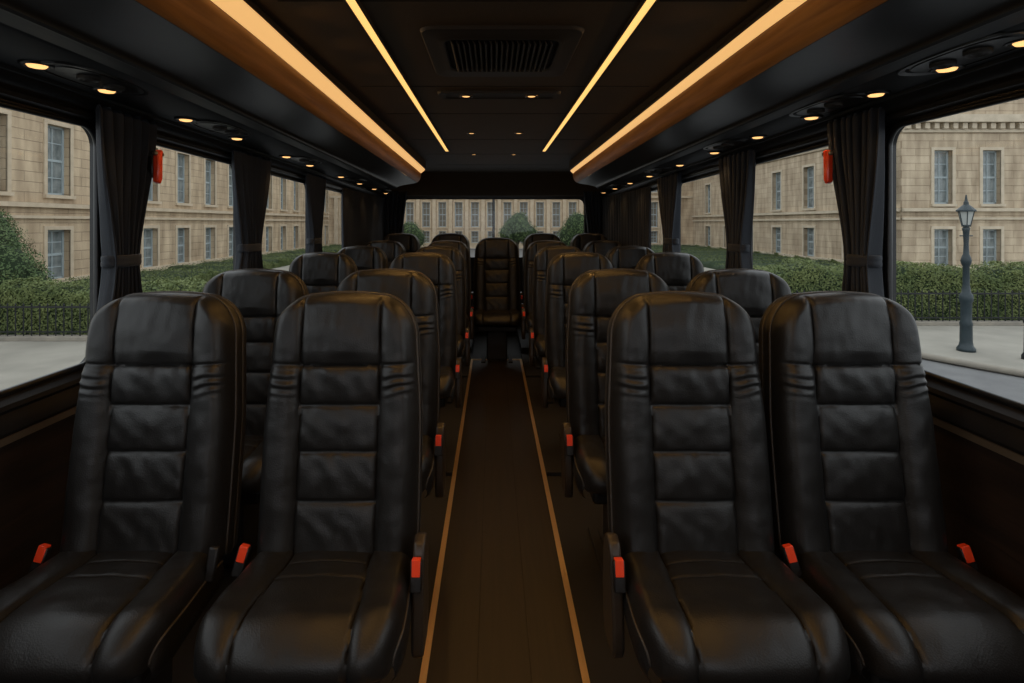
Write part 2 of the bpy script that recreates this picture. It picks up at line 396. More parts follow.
def place(proto, x, y, z, label, sc=1):
    if proto.name not in first: first[proto.name] = 1; o = proto
    else: o = copy_tree(proto, None, kids)
    o.location = (x, y, z); o.scale = sc if isinstance(sc, tuple) else (sc, sc, sc)
    tag(o, label, 'seat', 'black leather coach seats')
    return o
for i, (y, z) in enumerate(ROWS):
    row = f'in the {ordn[i]} row' + ('' if i in (0, 5) else ' from the front')
    SC = (1.07, 1, 1) if i == 1 else 1
    place(seatA, XL[i][0], y, z, f'black leather aisle seat on the left side, {row}', SC)
    place(seatW, XL[i][1], y, z, f'black leather seat against the left windows, {row}', SC)
    place(seatR, XR[i][0], y, z, f'black leather aisle seat on the right side, {row}', SC)
    place(seatWR, XR[i][1], y, z, f'black leather seat against the right windows, {row}', SC)
place(seatA, .040, 5.93, 0, 'single black leather seat standing at the end of the aisle under the rear window', 1.05)

# ------------------------------------------------------------------ coach shell
WX = 1.45; YF, YR = -1.6, 7.2; CZ = 2.035
def st(o, label=None): o['kind'] = 'structure'; return o if not label else tag(o, label)
fl = MB(); fl.box(-1.6, 1.6, YF, YR+.1, -.08, 0); st(fl.build('floor', 'carpet'))
AL, AR = -.214, .283
a = MB(); w3 = (AR-AL)/3
for k in range(3): a.box(AL+w3*k+.0008, AL+w3*(k+1)-.0008, YF, 5.70, 0, .004)
st(a.build('floor_aisle', 'floor'))
for k, x in enumerate((AL, AR)):
    b = MB(); b.box(x-.011, x+.011, YF, 5.72, 0, .010); b.box(x-.0035, x+.0035, YF, 5.72, .010, .013)
    st(b.build(f'trim_{k+1}', 'brass'))
b = MB(); b.box(AL, AR, 5.70, 5.72, 0, .012); st(b.build('trim_3', 'brass'))
for nm, (x0, x1) in {'left': (-1.44, AL-.012), 'right': (AR+.012, 1.44)}.items():
    b = MB(); b.box(x0, x1, 3.1, 5.0, 0, .022); b.box(x0, x1, 5.0, 5.85, 0, .040); b.box(x0, x1, 5.85, 7.19, 0, .098)
    st(b.build('floor_riser_'+nm, 'carpet', bevel=.003))
c = MB(); c.box(-1.6, 1.6, YF, YR+.1, CZ, CZ+.08); st(c.build('ceiling', 'ceiling'))
b = MB()
for y in (1.60, 2.60, 3.25, 4.25, 5.15, 6.1): b.box(-.66+CX, .68+CX, y-.0025, y+.0025, CZ-.0015, CZ+.002)
st(b.build('trim_4', 'seam'))

# window cells in the side walls
HZ0, HZ1 = .90, 1.755; CELL0, CELL1 = .83, 1.83
CELLS = [((-1.6, 2.12), (-.55, 2.03)), ((2.12, 3.25), (2.22, 3.15)), ((3.25, 4.45), (3.35, 4.36)), ((4.45, 5.65), (4.54, 5.56)), ((5.65, 7.2), (5.75, 6.9))]
def rrect(a0, a1, b0, b1, r, n=10):
    pts = []
    for cx, cy, s in ((a1-r, b0+r, -90), (a1-r, b1-r, 0), (a0+r, b1-r, 90), (a0+r, b0+r, 180)):
        for k in range(n+1):
            t = math.radians(s+90*k/n); pts.append((cx+r*math.cos(t), cy+r*math.sin(t)))
    return pts
def proj_rect(pts, a0, a1, b0, b1):
    cx, cy = (a0+a1)/2, (b0+b1)/2; out = []
    n = len(pts)//4
    out = []
    cor = [(a1,b0),(a1,b1),(a0,b1),(a0,b0)]
    for i, p in enumerate(pts):
        k, j = divmod(i, n); c0 = cor[k]; f = j/(n-1)
        # walk along both sides meeting at the corner
        dx = min(abs(a1-a0), abs(b1-b0))*.12
        prev = [(c0[0]-dx, c0[1]), (c0[0], c0[1]-dx), (c0[0]+dx, c0[1]), (c0[0], c0[1]+dx)][k]
        nxt = [(c0[0], c0[1]+dx), (c0[0]-dx, c0[1]), (c0[0], c0[1]-dx), (c0[0]+dx, c0[1])][k]
        if f < .5: u = f*2; out.append((prev[0]*(1-u)+c0[0]*u, prev[1]*(1-u)+c0[1]*u))
        else: u = f*2-1; out.append((c0[0]*(1-u)+nxt[0]*u, c0[1]*(1-u)+nxt[1]*u))
    return out
wn = 0
for side, sg in (('left', -1), ('right', 1)):
    V = []; F = []
    for (c0, c1), (h0, h1) in CELLS:
        hole = rrect(h0, h1, HZ0, HZ1, .075); outer = proj_rect(hole, c0, c1, CELL0, CELL1); n = len(hole)
        k = len(V)
        dz = lambda p: (p[0], p[1]-DR(p[0])*min(1, max(0, (p[1]-HZ0)/(HZ1-HZ0))))
        hole = [dz(p) for p in hole]; outer = [dz(p) for p in outer]
        V += [(sg*(WX-.02), p[0], p[1]) for p in outer] + [(sg*(WX-.02), p[0], p[1]) for p in hole] + [(sg*(WX+.012), p[0], p[1]) for p in hole] + [(sg*(WX+.012), p[0], p[1]) for p in outer]
        for L in range(3):
            for i in range(n): F.append((k+L*n+i, k+L*n+(i+1)%n, k+(L+1)*n+(i+1)%n, k+(L+1)*n+i))
    wall = auto_smooth(mesh('wall_'+side, V, F, 'black'), .5); st(wall)
    b = MB(); b.box(sg*(WX+.0), sg*(WX+.05), YF, YR+.1, -.08, CELL0+.002); 
    xa, xb = sg*WX, sg*(WX+.05); zt = CZ+.05
    for ya, yb in ((YF, 1.6), (1.6, YR+.1)):
        za, zb_ = CELL1-.002-DR(ya), CELL1-.002-DR(yb)
        b.add([(xa,ya,za),(xb,ya,za),(xb,yb,zb_),(xa,yb,zb_),(xa,ya,zt),(xb,ya,zt),(xb,yb,zt),(xa,yb,zt)], [(0,3,2,1),(4,5,6,7),(0,1,5,4),(1,2,6,5),(2,3,7,6),(3,0,4,7)])
    b.build('outer_skin', 'black', wall)
    # sill moulding and side panel
    X = lambda d: sg*(WX-d)
    ribbon('sill_moulding', [(X(.018), .895), (X(.05), .875), (X(.055), .862), (X(.045), .85), (X(.062), .83), (X(.066), .80), (X(.05), .782)], YF, YR, 'sill', wall)
    ribbon('rub_strip', [(X(.045), .788), (X(.060), .786), (X(.060), .766), (X(.045), .764)], YF, YR, 'steel', wall)
    ribbon('side_panel', [(X(.045), .768), (X(.035), .74), (X(.03), .3), (X(.05), .10), (X(.05), 0)], YF, YR, 'wallwood', wall)
    ribbon('window_header', [(X(.018), 1.762), (X(.045), 1.772), (X(.05), 1.785), (X(.04), 1.795), (X(.07), 1.808), (X(.085), 1.83), (X(.07), 1.845)], YF, YR, 'black', wall, drop=True)
    for i, (_, (h0, h1)) in enumerate(CELLS):
        wn += 1
        gl = empty(f'window_{wn}', (sg*(WX+.006), (h0+h1)/2, (HZ0+HZ1)/2), kind='structure')
        yc, zc = (h0+h1)/2, (HZ0+HZ1)/2
        P = [dz(p) for p in rrect(h0-.004, h1+.004, HZ0-.004, HZ1+.004, .079)]
        g = mesh('glass', [(0, p[0]-yc, p[1]-zc) for p in P], [tuple(range(len(P)))], 'glass', gl, False)
        P = [dz(p) for p in rrect(h0+.002, h1-.002, HZ0+.002, HZ1-.002, .073)]
        t = MB(); t.tube([(-sg*.022, p[0]-yc, p[1]-zc) for p in P], .011, 8, closed=True); t.build('gasket', 'black', gl, True)
# rear wall with window
RZ0, RZ1, RX = .95, 1.715, 1.13
hole = rrect(-RX-.03, RX+.05, RZ0, RZ1, .09)
outer = proj_rect(hole, -1.5, 1.5, -.08, 2.1); n = len(hole)
V = [(p[0], 7.2, p[1]) for p in outer]+[(p[0], 7.2, p[1]) for p in hole]+[(p[0], 7.27, p[1]) for p in hole]+[(p[0], 7.27, p[1]) for p in outer]
F = [(L*n+i, L*n+(i+1)%n, (L+1)*n+(i+1)%n, (L+1)*n+i) for L in range(3) for i in range(n)]
wr_ = auto_smooth(mesh('wall_rear', V, F, 'black'), .5); st(wr_)
b = MB(); prism(b, [(7.2, 1.74), (7.15, 1.75), (7.10, 1.82), (7.06, 1.93), (7.0, CZ), (7.2, CZ)], -1.35, 1.4)
b.build('rear_header', 'ceiling', wr_, bevel=.01)
wn += 1
gl = empty(f'window_{wn}', (0, 7.23, 1.33), kind='structure')
mesh('glass', [(p[0], 0, p[1]-1.33) for p in hole], [tuple(range(n))], 'glass_rear', gl, False)
t = MB(); t.tube([(p[0], -.03, p[1]-1.33) for p in hole], .012, 8, closed=True); t.build('gasket', 'black', gl, True)
# front bulkhead behind the viewer, with the windscreen opening
hole = rrect(-1.15, 1.15, .85, 1.75, .12); outer = proj_rect(hole, -1.5, 1.5, -.08, 2.1)
V = [(p[0], YF, p[1]) for p in outer]+[(p[0], YF, p[1]) for p in hole]
st(mesh('wall_front', V, [(i, (i+1)%n, n+(i+1)%n, n+i) for i in range(n)], 'black'))

# ------------------------------------------------------------------ overhead racks
for side, sg in (('left', -1), ('right', 1)):
    off = CX if sg > 0 else -CX                       # racks centred on the aisle: right one stands farther out
    k = .045 if sg > 0 else -.0
    o_ = .055 if sg > 0 else -.0
    rack = empty('luggage_rack', (sg*1.1, 2.5, 1.9), 'dark overhead luggage rack above the %s windows with wooden edge and glowing strip' % side, 'luggage rack', 'overhead luggage racks')
    def prof_pts(lst): return [(x+o_*1.5, CAMZ+h) for x, h in lst]
    band = prof_pts([(.700, .628), (.705, .615), (.742, .585)]) if sg < 0 else [(.797, CAMZ+.612), (.80, CAMZ+.607), (.8245, CAMZ+.585)]
    wood = prof_pts([(.742, .583), (.740, .570), (.742, .552), (.748, .532), (.757, .513), (.772, .499), (.790, .492)])
    fas = prof_pts([(.790, .491), (.82, .487), (.86, .482), (.90, .475), (.94, .466), (.97, .457), (.984, .451), (.988, .446), (.99, .440)])
    und = prof_pts([(.99, .440), (1.0, .436), (1.01, .440), (1.02, .441), (1.08, .441), (1.085, .445), (1.095, .445), (1.10, .441)]) + [(1.35, CAMZ+.441), (1.352, CAMZ+.430), (1.38, CAMZ+.430), (1.46, CAMZ+.44)]
    lip = [(band[0][0]-.010, CZ), (band[0][0]-.012, CZ-.012), (band[0][0]-.004, CZ-.014), band[0]]
    ysA = list(np.linspace(YF, 5.75, 30)) + [5.75+.42*math.sin(a*PI/2/14) for a in range(1, 15)]
    def sect(y, p):
        f = 0 if y <= 5.75 else (1-math.sqrt(max(0, 1-((y-5.75)/.4201)**2)))
        return (sg*(p[0]+(1.42-p[0])*f*.92), y, p[1]-(DR(y) if p[1] < CZ-.001 else 0))
    def sweep(nm, pr, m):
        kk = len(pr); V = [sect(y, p) for y in ysA for p in pr]
        F = [(i*kk+j, i*kk+j+1, (i+1)*kk+j+1, (i+1)*kk+j) for i in range(len(ysA)-1) for j in range(kk-1)]
        ob = mesh(nm, [(v[0]-sg*1.1, v[1]-2.5, v[2]-1.9) for v in V], F, m, rack); return auto_smooth(ob, .7)
    sweep('ceiling_lip', lip, 'vent')
    l = sweep('cove_light', band, 'cove'); l['label'] = 'glowing warm light strip'
    w_ = sweep('wood_edge', wood, 'wood'); w_['label'] = 'curved walnut edge'
    sweep('fascia', fas, 'fascia')
    sweep('underside', und, 'under')
    # reading lights
    xs = 1.262 if sg < 0 else 1.285
    ylist = [1.55, 1.83, 2.30, 2.76, 3.42, 3.86, 4.65, 5.30, 5.95, 6.6] if sg < 0 else [1.35, 1.585, 1.88, 2.26, 2.72, 3.25, 3.85, 4.60, 5.25, 5.90, 6.5]
    names = ['first', 'second', 'third', 'fourth', 'fifth', 'sixth', 'seventh', 'eighth', 'ninth', 'tenth', 'eleventh']
    for i, y in enumerate(ylist):
        rl = empty('reading_light', (sg*xs, y, CAMZ+.440-DR(y)), 'small round warm reading light under the %s rack, %s from the front' % (side, names[i]), 'light', 'reading lights under the %s rack' % side)
        b = MB(); b.lathe([(.042, .003), (.042, -.004), (.036, -.007), (.028, -.006), (.025, -.002)], 24, cap=False); b.build('ring', 'black', rl, True)
        b = MB(); b.lathe([(.025, -.004), (.021, -.009), (.012, -.011), (.001, -.0115)], 20, cap=False); b.build('lens', 'bulb', rl, True)
        ld = bpy.data.lights.new('reading_lamp', 'SPOT'); ld.energy = .55; ld.color = (1, .58, .25); ld.spot_size = 2.0; ld.spot_blend = .8; ld.shadow_soft_size = 0
        lo = bpy.data.objects.new('lamp', ld); lo.location = (0, 0, -.018); link(lo, rl)
    # service consoles with air nozzles
    for i, y in enumerate([1.72, 2.52, 3.62, 4.97, 6.2] if sg < 0 else [1.47, 2.07, 2.98, 4.2, 5.55]):
        cn = empty('service_console', (sg*(xs-.045), y, CAMZ+.440-DR(y)), 'dark oval air console moulded under the %s rack, %s from the front' % (side, names[i]), 'air vent', 'oval air consoles under the %s rack' % side)
        P = []
        for rr, zz in ((1.0, .003), (.985, -.003), (.90, -.003), (.87, .0), (.80, .0), (.78, -.003), (.5, -.004)):
            P.append([(.085*rr*math.copysign(abs(math.cos(a))**.75, math.cos(a)), .20*rr*math.copysign(abs(math.sin(a))**.75, math.sin(a)), zz) for a in np.linspace(0, 2*PI, 49)[:-1]])
        V = [p for R in P for p in R]; F = [(q*48+j, q*48+(j+1)%48, (q+1)*48+(j+1)%48, (q+1)*48+j) for q in range(6) for j in range(48)]+[tuple(6*48+j for j in range(48))]
        auto_smooth(mesh('plate', V, F, 'black', cn), .6)
        for dy in (-.055, .055):
            b = MB(); b.lathe([(.030, -.004), (.030, -.012), (.024, -.016), (.018, -.010), (.012, -.016), (.006, -.010), (.001, -.014)], 20, (-sg*.015, dy, 0), cap=False)
            b.build('air_nozzle', 'vent', cn, True)
    # blended glow of the cove: a row of small lamps just under the strip
    for y in np.arange(-1.0, 6.0, .3):
        ld = bpy.data.lights.new('cove_lamp', 'SPOT'); ld.energy = 1.4; ld.color = (1, .51, .13); ld.spot_size = 2.0; ld.spot_blend = .6; ld.shadow_soft_size = 0
        lo = bpy.data.objects.new('cove_lamp', ld); link(lo, rack)
        lo.location = (sg*(band[1][0]+.004)-sg*1.1, y-2.5, band[1][1]-.020-DR(y)-1.9); lo.rotation_euler = (0, math.radians(55*sg), 0)

# ceiling strips
for side, x, y0, y1 in (('left', -.402, -1.5, 4.92), ('right', .446, -1.5, 4.92)):
    s_ = empty('ceiling_strip_light', (x, 1.7, CZ), 'thin glowing amber light strip recessed in the ceiling, %s of the air vent' % side, 'light', 'ceiling light strips')
    b = MB(); b.box(-.0135, .0135, y0-1.7, y1-1.7, -.006, .002); b.build('diffuser', 'strip', s_)
    b = MB()
    for q in (-1, 1): b.box(q*.0175-.004, q*.0175+.004, y0-1.7, y1-1.7+.004, -.008, .002)
    b.build('frame', 'vent', s_)
    for y in np.arange(-1.2, 4.9, .42):
        ld = bpy.data.lights.new('strip_lamp', 'SPOT'); ld.energy = 2.4; ld.color = (1, .51, .13); ld.spot_size = 2.8; ld.spot_blend = 1; ld.shadow_soft_size = 0
        lo = bpy.data.objects.new('strip_lamp', ld); lo.location = (0, y-1.7, -.012); link(lo, s_)

# ceiling air vent
v = empty('air_conditioning_vent', (.03, 2.1, CZ), 'rectangular slatted air conditioning vent in the ceiling between the light strips', 'vent')
def frame_rings(rs, m, nm, parent):
    P = [[(x, y, z) for x, y in rrect(-a, a, -b_, b_, r, 6)] for a, b_, r, z in rs]; nn = len(P[0])
    V = [p for R in P for p in R]; F = [(q*nn+j, q*nn+(j+1)%nn, (q+1)*nn+(j+1)%nn, (q+1)*nn+j) for q in range(len(P)-1) for j in range(nn)]
    return auto_smooth(mesh(nm, V, F, m, parent), .6)
frame_rings([(.272, .30, .05, .0), (.266, .294, .05, -.010), (.25, .278, .045, -.013), (.222, .225, .05, -.010), (.215, .218, .05, -.014), (.20, .20, .045, -.014), (.195, .195, .04, -.006)], 'vent', 'frame', v)
b = MB(); b.box(-.197, .197, -.197, .197, -.007, -.004); b.build('backing', 'seam', v)
for i in range(19):
    b = MB(); x = -.171+i*.019; b.add([(x-.006, -.18, -.010), (x-.002, -.18, -.010), (x+.006, -.18, -.023), (x+.002, -.18, -.023), (x-.006, .18, -.010), (x-.002, .18, -.010), (x+.006, .18, -.023), (x+.002, .18, -.023)],
        [(0,1,2,3),(7,6,5,4),(0,4,5,1),(1,5,6,2),(2,6,7,3),(3,7,4,0)]); b.build('slat', 'vent', v)
p = empty('ceiling_lamp_panel', (.03, 2.76, CZ), 'long narrow ceiling panel holding the two nearest downlights, behind the air vent', 'panel')
frame_rings([(.30, .075, .03, 0), (.295, .07, .03, -.012), (.27, .05, .02, -.012), (.265, .045, .02, -.008), (.01, .01, .005, -.008)], 'vent', 'panel', p)
for i, (xl, xr, y) in enumerate([(-.133, .19, 2.76), (-.152, .182, 3.95), (-.176, .192, 5.18)]):
    for sd, x in (('left', xl), ('right', xr)):
        z = CZ-(.009 if i == 0 else 0)
        d = empty('ceiling_downlight', (x, y, z), 'small warm round ceiling downlight, %s of the %s pair behind the vent' % (sd, ['nearest', 'middle', 'farthest'][i]), 'light', 'ceiling downlights')
        b = MB(); b.lathe([(.034, .002), (.034, -.004), (.026, -.006), (.020, .0)], 20, cap=False); b.build('ring', 'chrome', d, True)
        b = MB(); b.lathe([(.022, .0), (.018, -.003), (.001, -.004)], 16, cap=False); b.build('lens', 'bulb', d, True)
        ld = bpy.data.lights.new('down_lamp', 'SPOT'); ld.energy = 1.0; ld.color = (1, .55, .2); ld.spot_size = 1.9; ld.spot_blend = .8; ld.shadow_soft_size = 0
        lo = bpy.data.objects.new('lamp', ld); lo.location = (0, 0, -.008); link(lo, d)

# ------------------------------------------------------------------ curtains
def curtain(sg, y0, y1, label, tied=True, seed=0, x=None, zb=.862):
    xw = (1.372 if x is None else x); ztie = 1.262
    yc = (y0+y1)/2; W = y1-y0; ztop = 1.822-DR(y1)
    root = empty('window_curtain', (sg*xw, yc, zb), label, 'curtain', 'dark pleated window curtains')
    nu, nz = 150, 60; folds = max(5, round(W/.052)) if not tied else 7
    U, Z = np.meshgrid(np.linspace(0, 1, nu), np.linspace(zb, ztop, nz))
    if tied:
        up = sst(ztie, ztop, Z); f = np.where(Z > ztie, .42+.58*up**.8, .42+.20*sst(0, .25, ztie-Z)); sh = np.where(Z > ztie, -.045*(1-up), -.045)
        amp = .020+.014*(1-up)
    else: f = np.ones_like(Z); sh = 0*Z; amp = .017+0*Z
    ph = 1.3*fbm(U*2, Z*.8, 1.0, seed)
    pl = np.sin(2*PI*folds*U+ph+seed)
    Y = (U-.5)*W*f + sh + .35*W/folds*f*np.sin(4*PI*folds*U+ph)*.18
    Xd = amp*np.sign(pl)*np.abs(pl)**.75 + .010*fbm(U*5, Z*1.5, 1, seed+3)
    Xd = Xd*sst(0, .02, ztop-Z+.012)
    V = np.stack([-sg*Xd*.9, Y, Z-zb], -1).reshape(-1, 3)
    F = [(r*nu+c, r*nu+c+1, (r+1)*nu+c+1, (r+1)*nu+c) for r in range(nz-1) for c in range(nu-1)]
    o = mesh('cloth', V, F, 'curtain', root)
    md = o.modifiers.new('s', 'SOLIDIFY'); md.thickness = .004
    if tied:
        a, bb = .5*W*.42+.008, .042
        V = []; nn = 40
        for zz, g in ((-.022, 0), (-.018, .004), (-.006, .005), (0, .003), (.006, .005), (.018, .004), (.022, 0)):
            for k in range(nn):
                t = 2*PI*k/nn; V.append(((bb+g)*math.cos(t), -.045+(a+g)*math.sin(t), ztie-zb+zz))
        F = [(r*nn+k, r*nn+(k+1)%nn, (r+1)*nn+(k+1)%nn, (r+1)*nn+k) for r in range(6) for k in range(nn)]
        o = mesh('tieback', V, F, 'curtain', root); md = o.modifiers.new('s', 'SOLIDIFY'); md.thickness = .003
    return root
for sg, side in ((-1, 'left'), (1, 'right')):
    curtain(sg, 1.93 if sg < 0 else 1.97, 2.30 if sg < 0 else 2.265, 'dark pleated tied curtain at the nearest pillar on the %s side' % side, True, 1+sg)
    curtain(sg, 2.96, 3.44 if sg < 0 else 3.38, 'dark pleated tied curtain at the second pillar on the %s side' % side, True, 4+sg)
    curtain(sg, 4.10, 4.60, 'dark pleated tied curtain at the third pillar on the %s side' % side, True, 7+sg)
    curtain(sg, 5.22 if sg < 0 else 5.0, 7.12, 'wide dark curtain drawn shut along the rear %s side windows' % side, False, 10+sg, x=1.398)
    # hammer
# rear corner curtains
for sg, side in ((-1, 'left'), (1, 'right')):
    xa, xb = (1.38, 1.09) if sg < 0 else (1.38, 1.15)
    root = empty('rear_curtain', (sg*(xa+xb)/2, 7.12, .9), 'dark curtain hanging beside the rear window in the %s corner' % side, 'curtain', 'rear window curtains')
    nu, nz = 60, 20; V = []
    for r in range(nz):
        z = .0+.90*r/(nz-1)
        for c in range(nu):
            u = c/(nu-1); inner = xb+.10*(1-z/.9); xx = xa+(inner-xa)*u - (xa+xb)/2
            V.append((sg*xx, .022*math.sin(2*PI*5*u), z))
    F = [(r*nu+c, r*nu+c+1, (r+1)*nu+c+1, (r+1)*nu+c) for r in range(nz-1) for c in range(nu-1)]
    o = mesh('cloth', V, F, 'curtain', root); md = o.modifiers.new('s', 'SOLIDIFY'); md.thickness = .004
# red emergency hammers
for sg, side in ((-1, 'left'), (1, 'right')):
    h = empty('emergency_hammer', (sg*1.338, 2.235, 1.625), 'red emergency hammer hanging at the nearest curtain on the %s side' % side, 'emergency hammer', 'red emergency hammers')
    b = MB(); prism(b, [(-.016, -.062), (.004, -.070), (.016, -.05), (.018, .045), (.022, .062), (.010, .070), (-.014, .06)], -.012, .012)
    b.build('handle', 'red', h, bevel=.006)
    b = MB(); b.tube([(0, -.025, .052), (0, -.02, .052), (0, .030, .052), (0, .036, .052)], [.003, .009, .009, .003], 10); b.build('hammer_head', 'steel', h, True)
    b = MB(); b.box(min(sg*.011, sg*.09), max(sg*.011, sg*.09), -.016, .004, -.045, .045); b.build('holder', 'black', h, bevel=.004)

# ------------------------------------------------------------------ outside: ground
g = MB(); g.box(-70, 70, -30, 90, GZ-.6, GZ-.12); st(g.build('ground_road', 'road'))
def slab(name, poly, z0, z1, m):
    b = MB(); n = len(poly); b.add([(p[0], p[1], z0) for p in poly]+[(p[0], p[1], z1) for p in poly], [(i, (i+1)%n, n+(i+1)%n, n+i) for i in range(n)]+[tuple(range(n))[::-1], tuple(range(n, 2*n))])
    return st(b.build(name, m))
kr = [(7.0, 60), (7.0, 17), (7.5, 15.4), (8.25, 13.9), (9.1, 12.3), (9.65, 11.2), (10.2, 10.3), (11.0, 9.3), (12.3, 8.2), (14.5, 7.0), (18, 6.0), (40, 5.0)]
slab('pavement_right', kr+[(40, 60)], GZ-.13, GZ, 'pave')
slab('pavement_left', [(-40, 60), (-40, -20), (-5.5, -20), (-5.5, 60)], GZ-.13, GZ, 'pave')
b = MB(); b.tube([(x-.02, y, GZ-.045) for x, y in kr], .07, 6); st(b.build('kerb_right', 'kerb', smooth=True))
b = MB(); b.box(-5.62, -5.44, -20, 60, GZ-.13, GZ+.02); st(b.build('kerb_left', 'kerb'))

# ------------------------------------------------------------------ outside: buildings
def make_window(w, h, nx, ny, pm_='pane'):
    """sash window centred on x, standing on z=0, facing -y"""
    b = MB(); t = .09
    b.box(-w/2, -w/2+t, -.05, .05, 0, h); b.box(w/2-t, w/2, -.05, .05, 0, h); b.box(-w/2, w/2, -.05, .05, 0, t); b.box(-w/2, w/2, -.05, .05, h-t, h)
    b.box(-w/2, w/2, -.04, .05, h/2-.05, h/2+.05)
    for i in range(1, nx): x = -w/2+w*i/nx; b.box(x-.022, x+.022, -.03, .04, 0, h)
    for j in range(1, ny):
        z = h*j/ny
        if abs(z-h/2) > .1: b.box(-w/2, w/2, -.03, .04, z-.02, z+.02)
    f = b.build('window', 'sash'); p = MB(); p.box(-w/2+.03, w/2-.03, .0, .02, .03, h-.03); p.build('pane', pm_, f)
    return f
def facade(name, loc, rotz, length, wins, rows, z_top, smat, tmat, label, cols=None, depth=1.2, thing=None, wmodels=None):
    """wall running along local +x from 0; faces local -y; z measured from pavement"""
    root = thing or tag(empty(name, (0,0,0)), label, 'building')
    fr = bpy.data.objects.new('facade', None)
    xs = sorted(wins); b = MB(); tr = MB()
    zb = 0
    for (z0, z1, w) in rows:
        b.box(0, length, 0, depth, zb, z0)
        x = 0
        for c in xs: b.box(x, c-w/2, 0, depth, z0, z1); x = c+w/2
        b.box(x, length, 0, depth, z0, z1); zb = z1
        for c in xs:
            tr.box(c-w/2-.18, c+w/2+.18, -.14, .04, z0-.14, z0)            # sill
            tr.box(c-w/2-.16, c-w/2, -.05, .03, z0, z1+.16); tr.box(c+w/2, c+w/2+.16, -.05, .03, z0, z1+.16); tr.box(c-w/2, c+w/2, -.05, .03, z1, z1+.16)
    b.box(0, length, 0, depth, zb, z_top)
    lo = Vector(loc)
    def fin(o):
        o.location = lo; o.rotation_euler = (0, 0, rotz); return o
    fin(b.build('stone_wall', smat, root))
    for (z0, z1, out) in (cols or []):
        tr.box(0, length, -out, .05, z0, z1)
    fin(tr.build('stone_moulding', tmat, root))
    bpy.data.objects.remove(fr)
    R = Matrix.Rotation(rotz, 4, 'Z')
    for ri, (z0, z1, w) in enumerate(rows):
        proto = None
        for c in xs:
            if proto is None:
                proto = make_window(w, z1-z0, 2, 4, 'pane_far' if w < .9 else 'pane'); o = proto; pk = children(proto)[0]
            else:
                o = proto.copy(); COL.objects.link(o); q = pk.copy(); COL.objects.link(q); q.parent = o
            o.parent = root; o.location = lo + (R @ Vector((c, .30, z0))); o.rotation_euler = (0, 0, rotz)
    return root
E = -GZ + CAMZ    # 2.8 eye above pavement
rowsL = [(E-2.35, E-.28, 1.25), (E+1.15, E+4.02, 1.25)]
bands = [(0, .5, .12), (E+.18, E+.30, .12), (E+.62, E+.80, .20), (E+4.85, E+5.0, .12), (E+5.35, E+5.75, .45), (E+7.6, E+7.8, .2)]
# left building: faces +x, runs along y.  rotz=+90deg: local x -> +y, local -y -> +x
facade('stone_building', (-18, 8, GZ), PI/2, 53.1, [20.1-8+3.1*k-3.1*2 for k in range(16)], rowsL, E+9, 'stone', 'stone_trim',
       'pale limestone building with sash windows seen through the left side windows', bands)
# right building: front wall faces the viewer (-y) at y=30 from x=22.3, side wall runs back along y
rowsR = [(E-2.3, E-.33, .98), (E+1.02, E+3.9, .98)]
rowsRS = [(E-2.3, E-.33, 1.3), (E+1.02, E+3.9, 1.3)]
rb = facade('stone_building', (21.9, 30, GZ), 0, 26, [2.2+2.6*k for k in range(9)], rowsR, E+10, 'stone_r', 'stone_trim_r',
       'pale limestone corner building with dentil cornice seen through the right side windows', bands)
facade('stone_building', (21.9, 61.2, GZ), -PI/2, 31.1, [4.2, 8.8, 13.4, 18.0, 22.4, 26.9], rowsRS, E+10, 'stone_r', 'stone_trim_r', None, bands, thing=rb)
dn = MB()
for k in range(44): dn.box(21.95+k*.5, 22.2+k*.5, 29.72, 30.0, CAMZ+5.02, CAMZ+5.33)
for k in range(60): dn.box(21.62, 21.9, 30.05+k*.5, 30.3+k*.5, CAMZ+5.02, CAMZ+5.33)
dn.build('dentils', 'stone_trim_r', rb)
# far building across the rear
rowsB = [(E-2.2, E-.9, .8), (E-.45, E+2.3, .86), (E+3.4, E+5.6, .86)]
bb = facade('stone_building', (-19.1, 61.9, GZ), 0, 42.2, [2.7+1.8*k for k in range(21)], rowsB, E+10, 'stone', 'stone_trim',
       'distant pale building with narrow tall windows seen through the rear window', [(0, .5, .1), (E+2.75, E+3.0, .2), (E+6.4, E+6.9, .5)])
pm = MB()
for k in range(22): pm.box(-17.9+.6+1.8*k-.2, -17.9+.6+1.8*k+.2, 61.7, 61.92, GZ, CAMZ+2.75)
pm.build('pilasters', 'stone_trim', bb)

# ------------------------------------------------------------------ outside: plants
def leaves(name, pts, nrm, size, m, parent, n_seed=0):
    r = np.random.default_rng(n_seed); N = len(pts)
    d = nrm + r.normal(0, .55, (N, 3)); d /= np.linalg.norm(d, axis=1)[:, None]
    a = np.cross(d, r.normal(0, 1, (N, 3))); a /= np.linalg.norm(a, axis=1)[:, None]; c = np.cross(d, a)
    s = (size*r.uniform(.6, 1.3, N))[:, None]
    V = np.stack([pts-a*s, pts-c*s*.5+d*s*.15, pts+a*s, pts+c*s*.5+d*s*.15], 1).reshape(-1, 3)
    me = bpy.data.meshes.new(name); me.vertices.add(len(V)); me.vertices.foreach_set('co', V.ravel())
    me.loops.add(4*N); me.loops.foreach_set('vertex_index', np.arange(4*N, dtype=np.int32)); me.polygons.add(N)
    me.polygons.foreach_set('loop_start', np.arange(0, 4*N, 4, dtype=np.int32)); me.polygons.foreach_set('loop_total', np.full(N, 4, dtype=np.int32))
    me.update(calc_edges=True); me.validate(); me.materials.append(M[m])
    return link(bpy.data.objects.new(name, me), parent)
